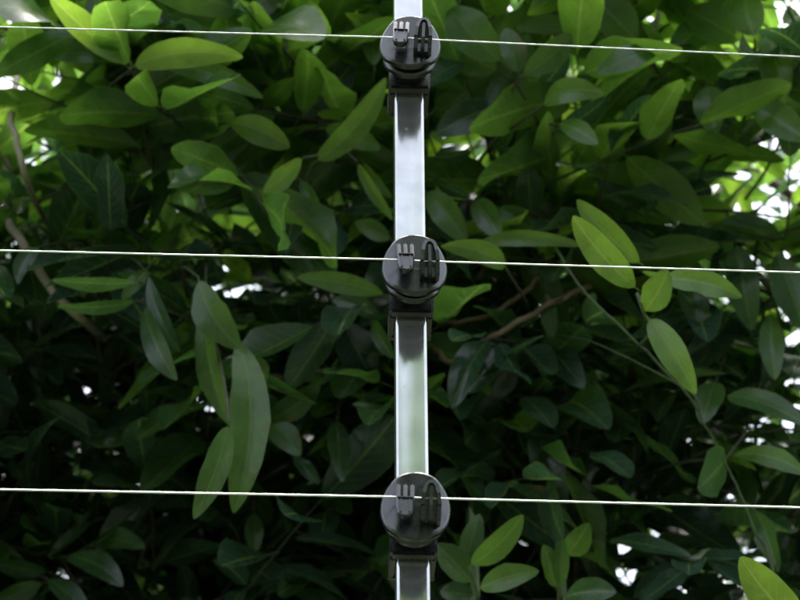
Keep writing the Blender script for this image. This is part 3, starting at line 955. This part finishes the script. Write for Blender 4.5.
RV((475, 100), (430, 70), 34, 2.10, 2.1, roll=0.2, tone=0.85)
RV((430, 118), (470, 90), 26, 2.1, 2.08, roll=0.0, tone=0.75)
RV((600, 60), (545, 12), 34, 2.12, 2.12, roll=0.1, tone=0.65)
RV((640, 85), (600, 90), 26, 2.12, 2.1, roll=0.2, tone=0.55)
RV((508, 270), (441, 246), 24, 1.98, 1.94, roll=-0.1, bend=0.5, side=0.8, tone=0.70)
RV((473, 246), (585, 246), 17, 2.0, 1.95, roll=0.0, bend=0.5, side=-0.5, tone=0.75)
RV((424, 190), (466, 242), 30, 2.03, 2.0, roll=0.2, bend=0.5, side=-0.4, tone=0.55)
RV((472, 200), (500, 238), 27, 2.04, 2.0, roll=0.2, side=-0.4, tone=0.45)
RV((494, 208), (535, 234), 24, 2.05, 2.02, roll=0.0, side=-0.4, tone=0.35)
RV((531, 216), (527, 164), 29, 2.08, 2.06, roll=0.1, tone=-0.70)
RV((463, 232), (488, 226), 14, 2.1, 2.08, roll=0.1, tone=1.25)
RV((432, 158), (470, 150), 14, 2.08, 2.04, roll=0.8, tone=-0.80)
RV((428, 175), (470, 196), 12, 2.06, 2.02, roll=0.8, tone=-0.70)
RV((716, 380), (702, 424), 30, 2.04, 2.0, roll=0.2, tone=0.1)
RV((735, 240), (752, 330), 34, 2.08, 2.05, roll=0.1, tone=-0.1)
RV((775, 250), (805, 330), 38, 2.06, 2.02, roll=-0.1, tone=0.0)
RV((690, 250), (700, 330), 32, 2.1, 2.06, roll=0.2, tone=-0.1)
RV((770, 310), (775, 380), 26, 2.05, 2.0, roll=0.1, tone=0.3)
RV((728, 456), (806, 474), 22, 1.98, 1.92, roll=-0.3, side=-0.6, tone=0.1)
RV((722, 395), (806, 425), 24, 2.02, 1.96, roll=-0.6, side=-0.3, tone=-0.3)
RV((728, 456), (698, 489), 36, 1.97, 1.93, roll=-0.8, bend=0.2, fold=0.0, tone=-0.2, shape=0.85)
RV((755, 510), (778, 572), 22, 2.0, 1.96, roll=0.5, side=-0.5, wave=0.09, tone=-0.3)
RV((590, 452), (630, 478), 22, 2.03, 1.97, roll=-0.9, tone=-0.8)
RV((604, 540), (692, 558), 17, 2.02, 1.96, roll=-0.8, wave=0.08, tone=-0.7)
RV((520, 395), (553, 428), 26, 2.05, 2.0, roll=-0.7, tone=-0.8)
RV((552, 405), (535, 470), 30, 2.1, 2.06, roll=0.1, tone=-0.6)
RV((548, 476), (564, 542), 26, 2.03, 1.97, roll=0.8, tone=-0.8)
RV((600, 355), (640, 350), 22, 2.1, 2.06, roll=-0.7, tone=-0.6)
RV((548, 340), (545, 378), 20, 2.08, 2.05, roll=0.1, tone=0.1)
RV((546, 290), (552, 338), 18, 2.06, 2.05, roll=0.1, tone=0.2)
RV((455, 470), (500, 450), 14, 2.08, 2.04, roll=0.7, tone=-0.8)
RV((800, 90), (812, 30), 34, 2.1, 2.1, roll=0.2, tone=0.5)

left.twigs.add(curve([px(229, 422, 1.83), px(227, 400, 1.86), px(222, 370, 1.92), px(212, 330, 1.99), px(205, 300, 2.1)], 4), 0.0011, 5)
left.finish(); right.finish(); back.finish()

# ---- stalk of the pale hanging leaf belongs to the left tree
# ---- climbing vine with the large bright leaves
v0 = px(775, 600, 1.93)
vine = Plant('climbing_vine', (v0.x + 0.06, v0.y + 0.05, 0), 'slender vine with large fresh green leaves dangling across the middle wire', 'vine')
stem = curve([(v0.x + 0.06, v0.y + 0.05, -0.03), (v0.x + 0.05, v0.y + 0.05, 0.9), (v0.x + 0.03, v0.y + 0.02, 1.9), px(785, 640, 1.93), px(752, 525, 1.95), px(722, 456, 1.96), px(704, 424, 1.955), px(690, 398, 1.95), px(640, 345, 1.95), px(590, 298, 1.97), px(566, 266, 2.0), px(540, 225, 2.08), px(500, 205, 2.2)], 8, 0.0003)
t_ = Tubes(); t_.add(stem, [0.0026 - 0.0016 * min(1, 3 * i / len(stem)) for i in range(len(stem))], 7)
t_.build('stem', M['stem'], vine.root)
t_ = Tubes(); t_.add(curve([px(640, 345, 1.95), px(652, 330, 1.93), px(645, 316, 1.84), px(637, 293, 1.84)], 5), [0.0014] * 16, 6)
t_.build('stalk', M['stem'], vine.root)
t_ = Tubes(); t_.add(curve([px(700, 418, 1.955), px(690, 392, 1.95), px(600, 345, 2.0), px(560, 335, 2.05), px(515, 325, 2.15)], 5), [0.0006] * 21, 5)
t_.build('stalk', M['stem'], vine.root)
VV_ = vine.hero
VV_((640, 291), (573, 216), 33, 1.84, 1.81, roll=0.1, bend=0.3, side=-0.35, fold=0.25, tone=0.75, twig=False, shape=1.05)
VV_((644, 266), (577, 200), 28, 1.87, 1.85, roll=0.1, bend=0.4, side=-0.3, tone=0.65, twig=False)
VV_((643, 313), (668, 270), 32, 1.84, 1.82, roll=-0.1, bend=0.5, side=0.4, fold=0.4, tone=0.6, twig=False)
VV_((650, 282), (742, 297), 25, 1.86, 1.81, roll=-0.2, bend=0.6, side=-0.5, wave=0.05, tone=0.7, twig=False, ragged=0.08)
VV_((646, 315), (696, 394), 30, 1.83, 1.79, roll=0.1, bend=0.4, side=-0.25, fold=0.2, tone=1.0, twig=False)
VV_((640, 271), (674, 277), 8, 1.90, 1.89, roll=0.8, bend=0.3, tone=-0.2, twig=False)
vine.finish('stem')

# ---- saplings whose shoots come up at the lower edge
s0 = px(474, 640, 1.90)
sap = Plant('sapling', (s0.x + 0.02, s0.y + 0.03, 0), 'low sapling shoot with paired oval leaves below the lowest insulator', 'sapling', 'saplings at the foot of the trees')
t_ = Tubes()
c = curve([(s0.x + 0.02, s0.y + 0.03, -0.03), (s0.x + 0.01, s0.y + 0.02, 1.0), s0, px(478, 600, 1.90), px(470, 568, 1.89)], 6)
t_.add(c, [0.004 - 0.0028 * i / len(c) for i in range(len(c))], 6)
t_.build('stem', M['stem'], sap.root)
SV = sap.hero
SV((468, 567), (523, 515), 27, 1.89, 1.86, roll=0.3, bend=0.4, side=0.3, tone=0.25, twig=False)
SV((466, 566), (480, 514), 24, 1.91, 1.92, roll=0.2, bend=0.4, side=-0.3, tone=0.1, twig=False)
SV((477, 590), (539, 571), 26, 1.89, 1.86, roll=-0.2, bend=0.4, side=-0.3, tone=0.2, twig=False)
SV((474, 584), (436, 544), 30, 1.91, 1.90, roll=0.2, bend=0.4, tone=0.2, twig=False)
SV((476, 596), (440, 592), 24, 1.92, 1.92, roll=0.3, bend=0.4, tone=0.1, twig=False)
sap.finish('stem')
s1 = px(566, 640, 1.94)
sap2 = Plant('sapling', (s1.x + 0.03, s1.y + 0.03, 0), 'dimmer sapling shoot with upright oval leaves, lower right of the post', 'sapling', 'saplings at the foot of the trees')
t_ = Tubes()
c = curve([(s1.x + 0.03, s1.y + 0.03, -0.03), (s1.x + 0.01, s1.y + 0.02, 1.0), s1, px(560, 600, 1.94), px(562, 570, 1.94), px(566, 552, 1.94)], 6)
t_.add(c, [0.004 - 0.0028 * i / len(c) for i in range(len(c))], 6)
t_.build('stem', M['stem'], sap2.root)
S2 = sap2.hero
S2((556, 590), (543, 545), 20, 1.94, 1.92, roll=0.5, bend=0.4, tone=0.0, twig=False)
S2((561, 590), (563, 538), 18, 1.93, 1.92, roll=-0.3, bend=0.4, tone=0.15, twig=False)
S2((566, 557), (589, 523), 26, 1.94, 1.92, roll=0.3, bend=0.4, tone=0.1, twig=False)
S2((562, 598), (616, 592), 28, 1.93, 1.90, roll=-0.3, bend=0.4, side=-0.3, tone=0.1, twig=False)
sap2.finish('stem')
s2 = px(815, 640, 1.72)
sap3 = Plant('sapling', (s2.x + 0.02, s2.y + 0.02, 0), 'young shoot with one vivid yellow-green leaf in the lower right corner', 'sapling', 'saplings at the foot of the trees')
t_ = Tubes()
c = curve([(s2.x + 0.02, s2.y + 0.02, -0.03), (s2.x + 0.02, s2.y + 0.01, 1.0), s2], 6)
t_.add(c, [0.004 - 0.0025 * i / len(c) for i in range(len(c))], 6)
t_.build('stem', M['stem'], sap3.root)
sap3.hero((812, 638), (740, 557), 44, 1.72, 1.68, roll=0.1, bend=0.3, side=-0.3, fold=0.2, tone=1.0, twig=False)
sap3.hero((815, 638), (870, 600), 40, 1.72, 1.70, roll=0.3, bend=0.4, tone=0.8, twig=False)
sap3.finish('stem')

# ---- trees across the path behind the viewer: the post mirrors them
def far_tree(x, y, h, label, seed):
    rg = np.random.default_rng(seed)
    root = empty('garden_tree', (x, y, 0))
    tag(root, label, 'tree', 'trees mirrored in the post')
    t = Tubes()
    c = curve([(x, y, -0.1), (x + 0.1, y, 1.5), (x - 0.1, y, h * 0.55), (x, y, h * 0.85)], 5)
    t.add(c, [0.16 - 0.11 * i / len(c) for i in range(len(c))], 8)
    for k in range(7):
        a = k * 2.4
        p = Vector((x, y, h * (0.35 + 0.06 * k)))
        q = p + Vector((math.cos(a), math.sin(a), 0.7)) * h * 0.2
        t.add(curve([p, p.lerp(q, .5) + Vector((0, 0, .1)), q], 3), [0.05 - 0.005 * i for i in range(7)], 5)
    t.build('trunk', M['bark'], root)
    VV, UU, FF, RR = [], [], [], []
    off = 0
    n = 3600
    while n:
        q = rg.normal(0, 1, 3); q /= np.linalg.norm(q)
        rad = rg.uniform(0.55, 1.0) * (1 + 0.16 * math.sin(5 * q[0] + seed) * math.cos(6 * q[2] + 2 * seed))
        c = np.array((x, y, h * 0.56)) + q * rad * np.array((h * 0.26, h * 0.24, h * 0.42))
        if c[2] < 0.3: continue
        ld = rg.normal(0, 1, 3); ld[2] -= 0.4; ld /= np.linalg.norm(ld)
        nm = rg.normal(0, 0.6, 3); nm[2] += 1; nm -= ld * nm.dot(ld); nm /= np.linalg.norm(nm)
        ln = rg.uniform(0.24, 0.40)
        m = np.stack([ld * ln, np.cross(nm, ld) * ln * 0.5, nm * ln * 0.5], 1)
        V, UV, Fc = VARS[int(rg.integers(len(VARS)))]
        VV.append(V @ m.T + c - np.array((x, y, 0))); UU.append(UV); FF.append(Fc + off); off += len(V)
        RR.append(np.full(len(V), rg.random()))
        n -= 1
    me = mesh_from('crown', np.concatenate(VV), np.concatenate(UU), np.concatenate(FF), np.concatenate(RR), 0.3)
    o = bpy.data.objects.new('crown', me); col.objects.link(o); o.parent = root
    tag(o, kind='stuff')
far_tree(-1.75, -7.4, 8.8, 'tall garden tree behind the viewer, mirrored low in the post', 3)
far_tree(1.8, -7.6, 9.1, 'taller garden tree behind the viewer to the right, mirrored in the post foot', 5)
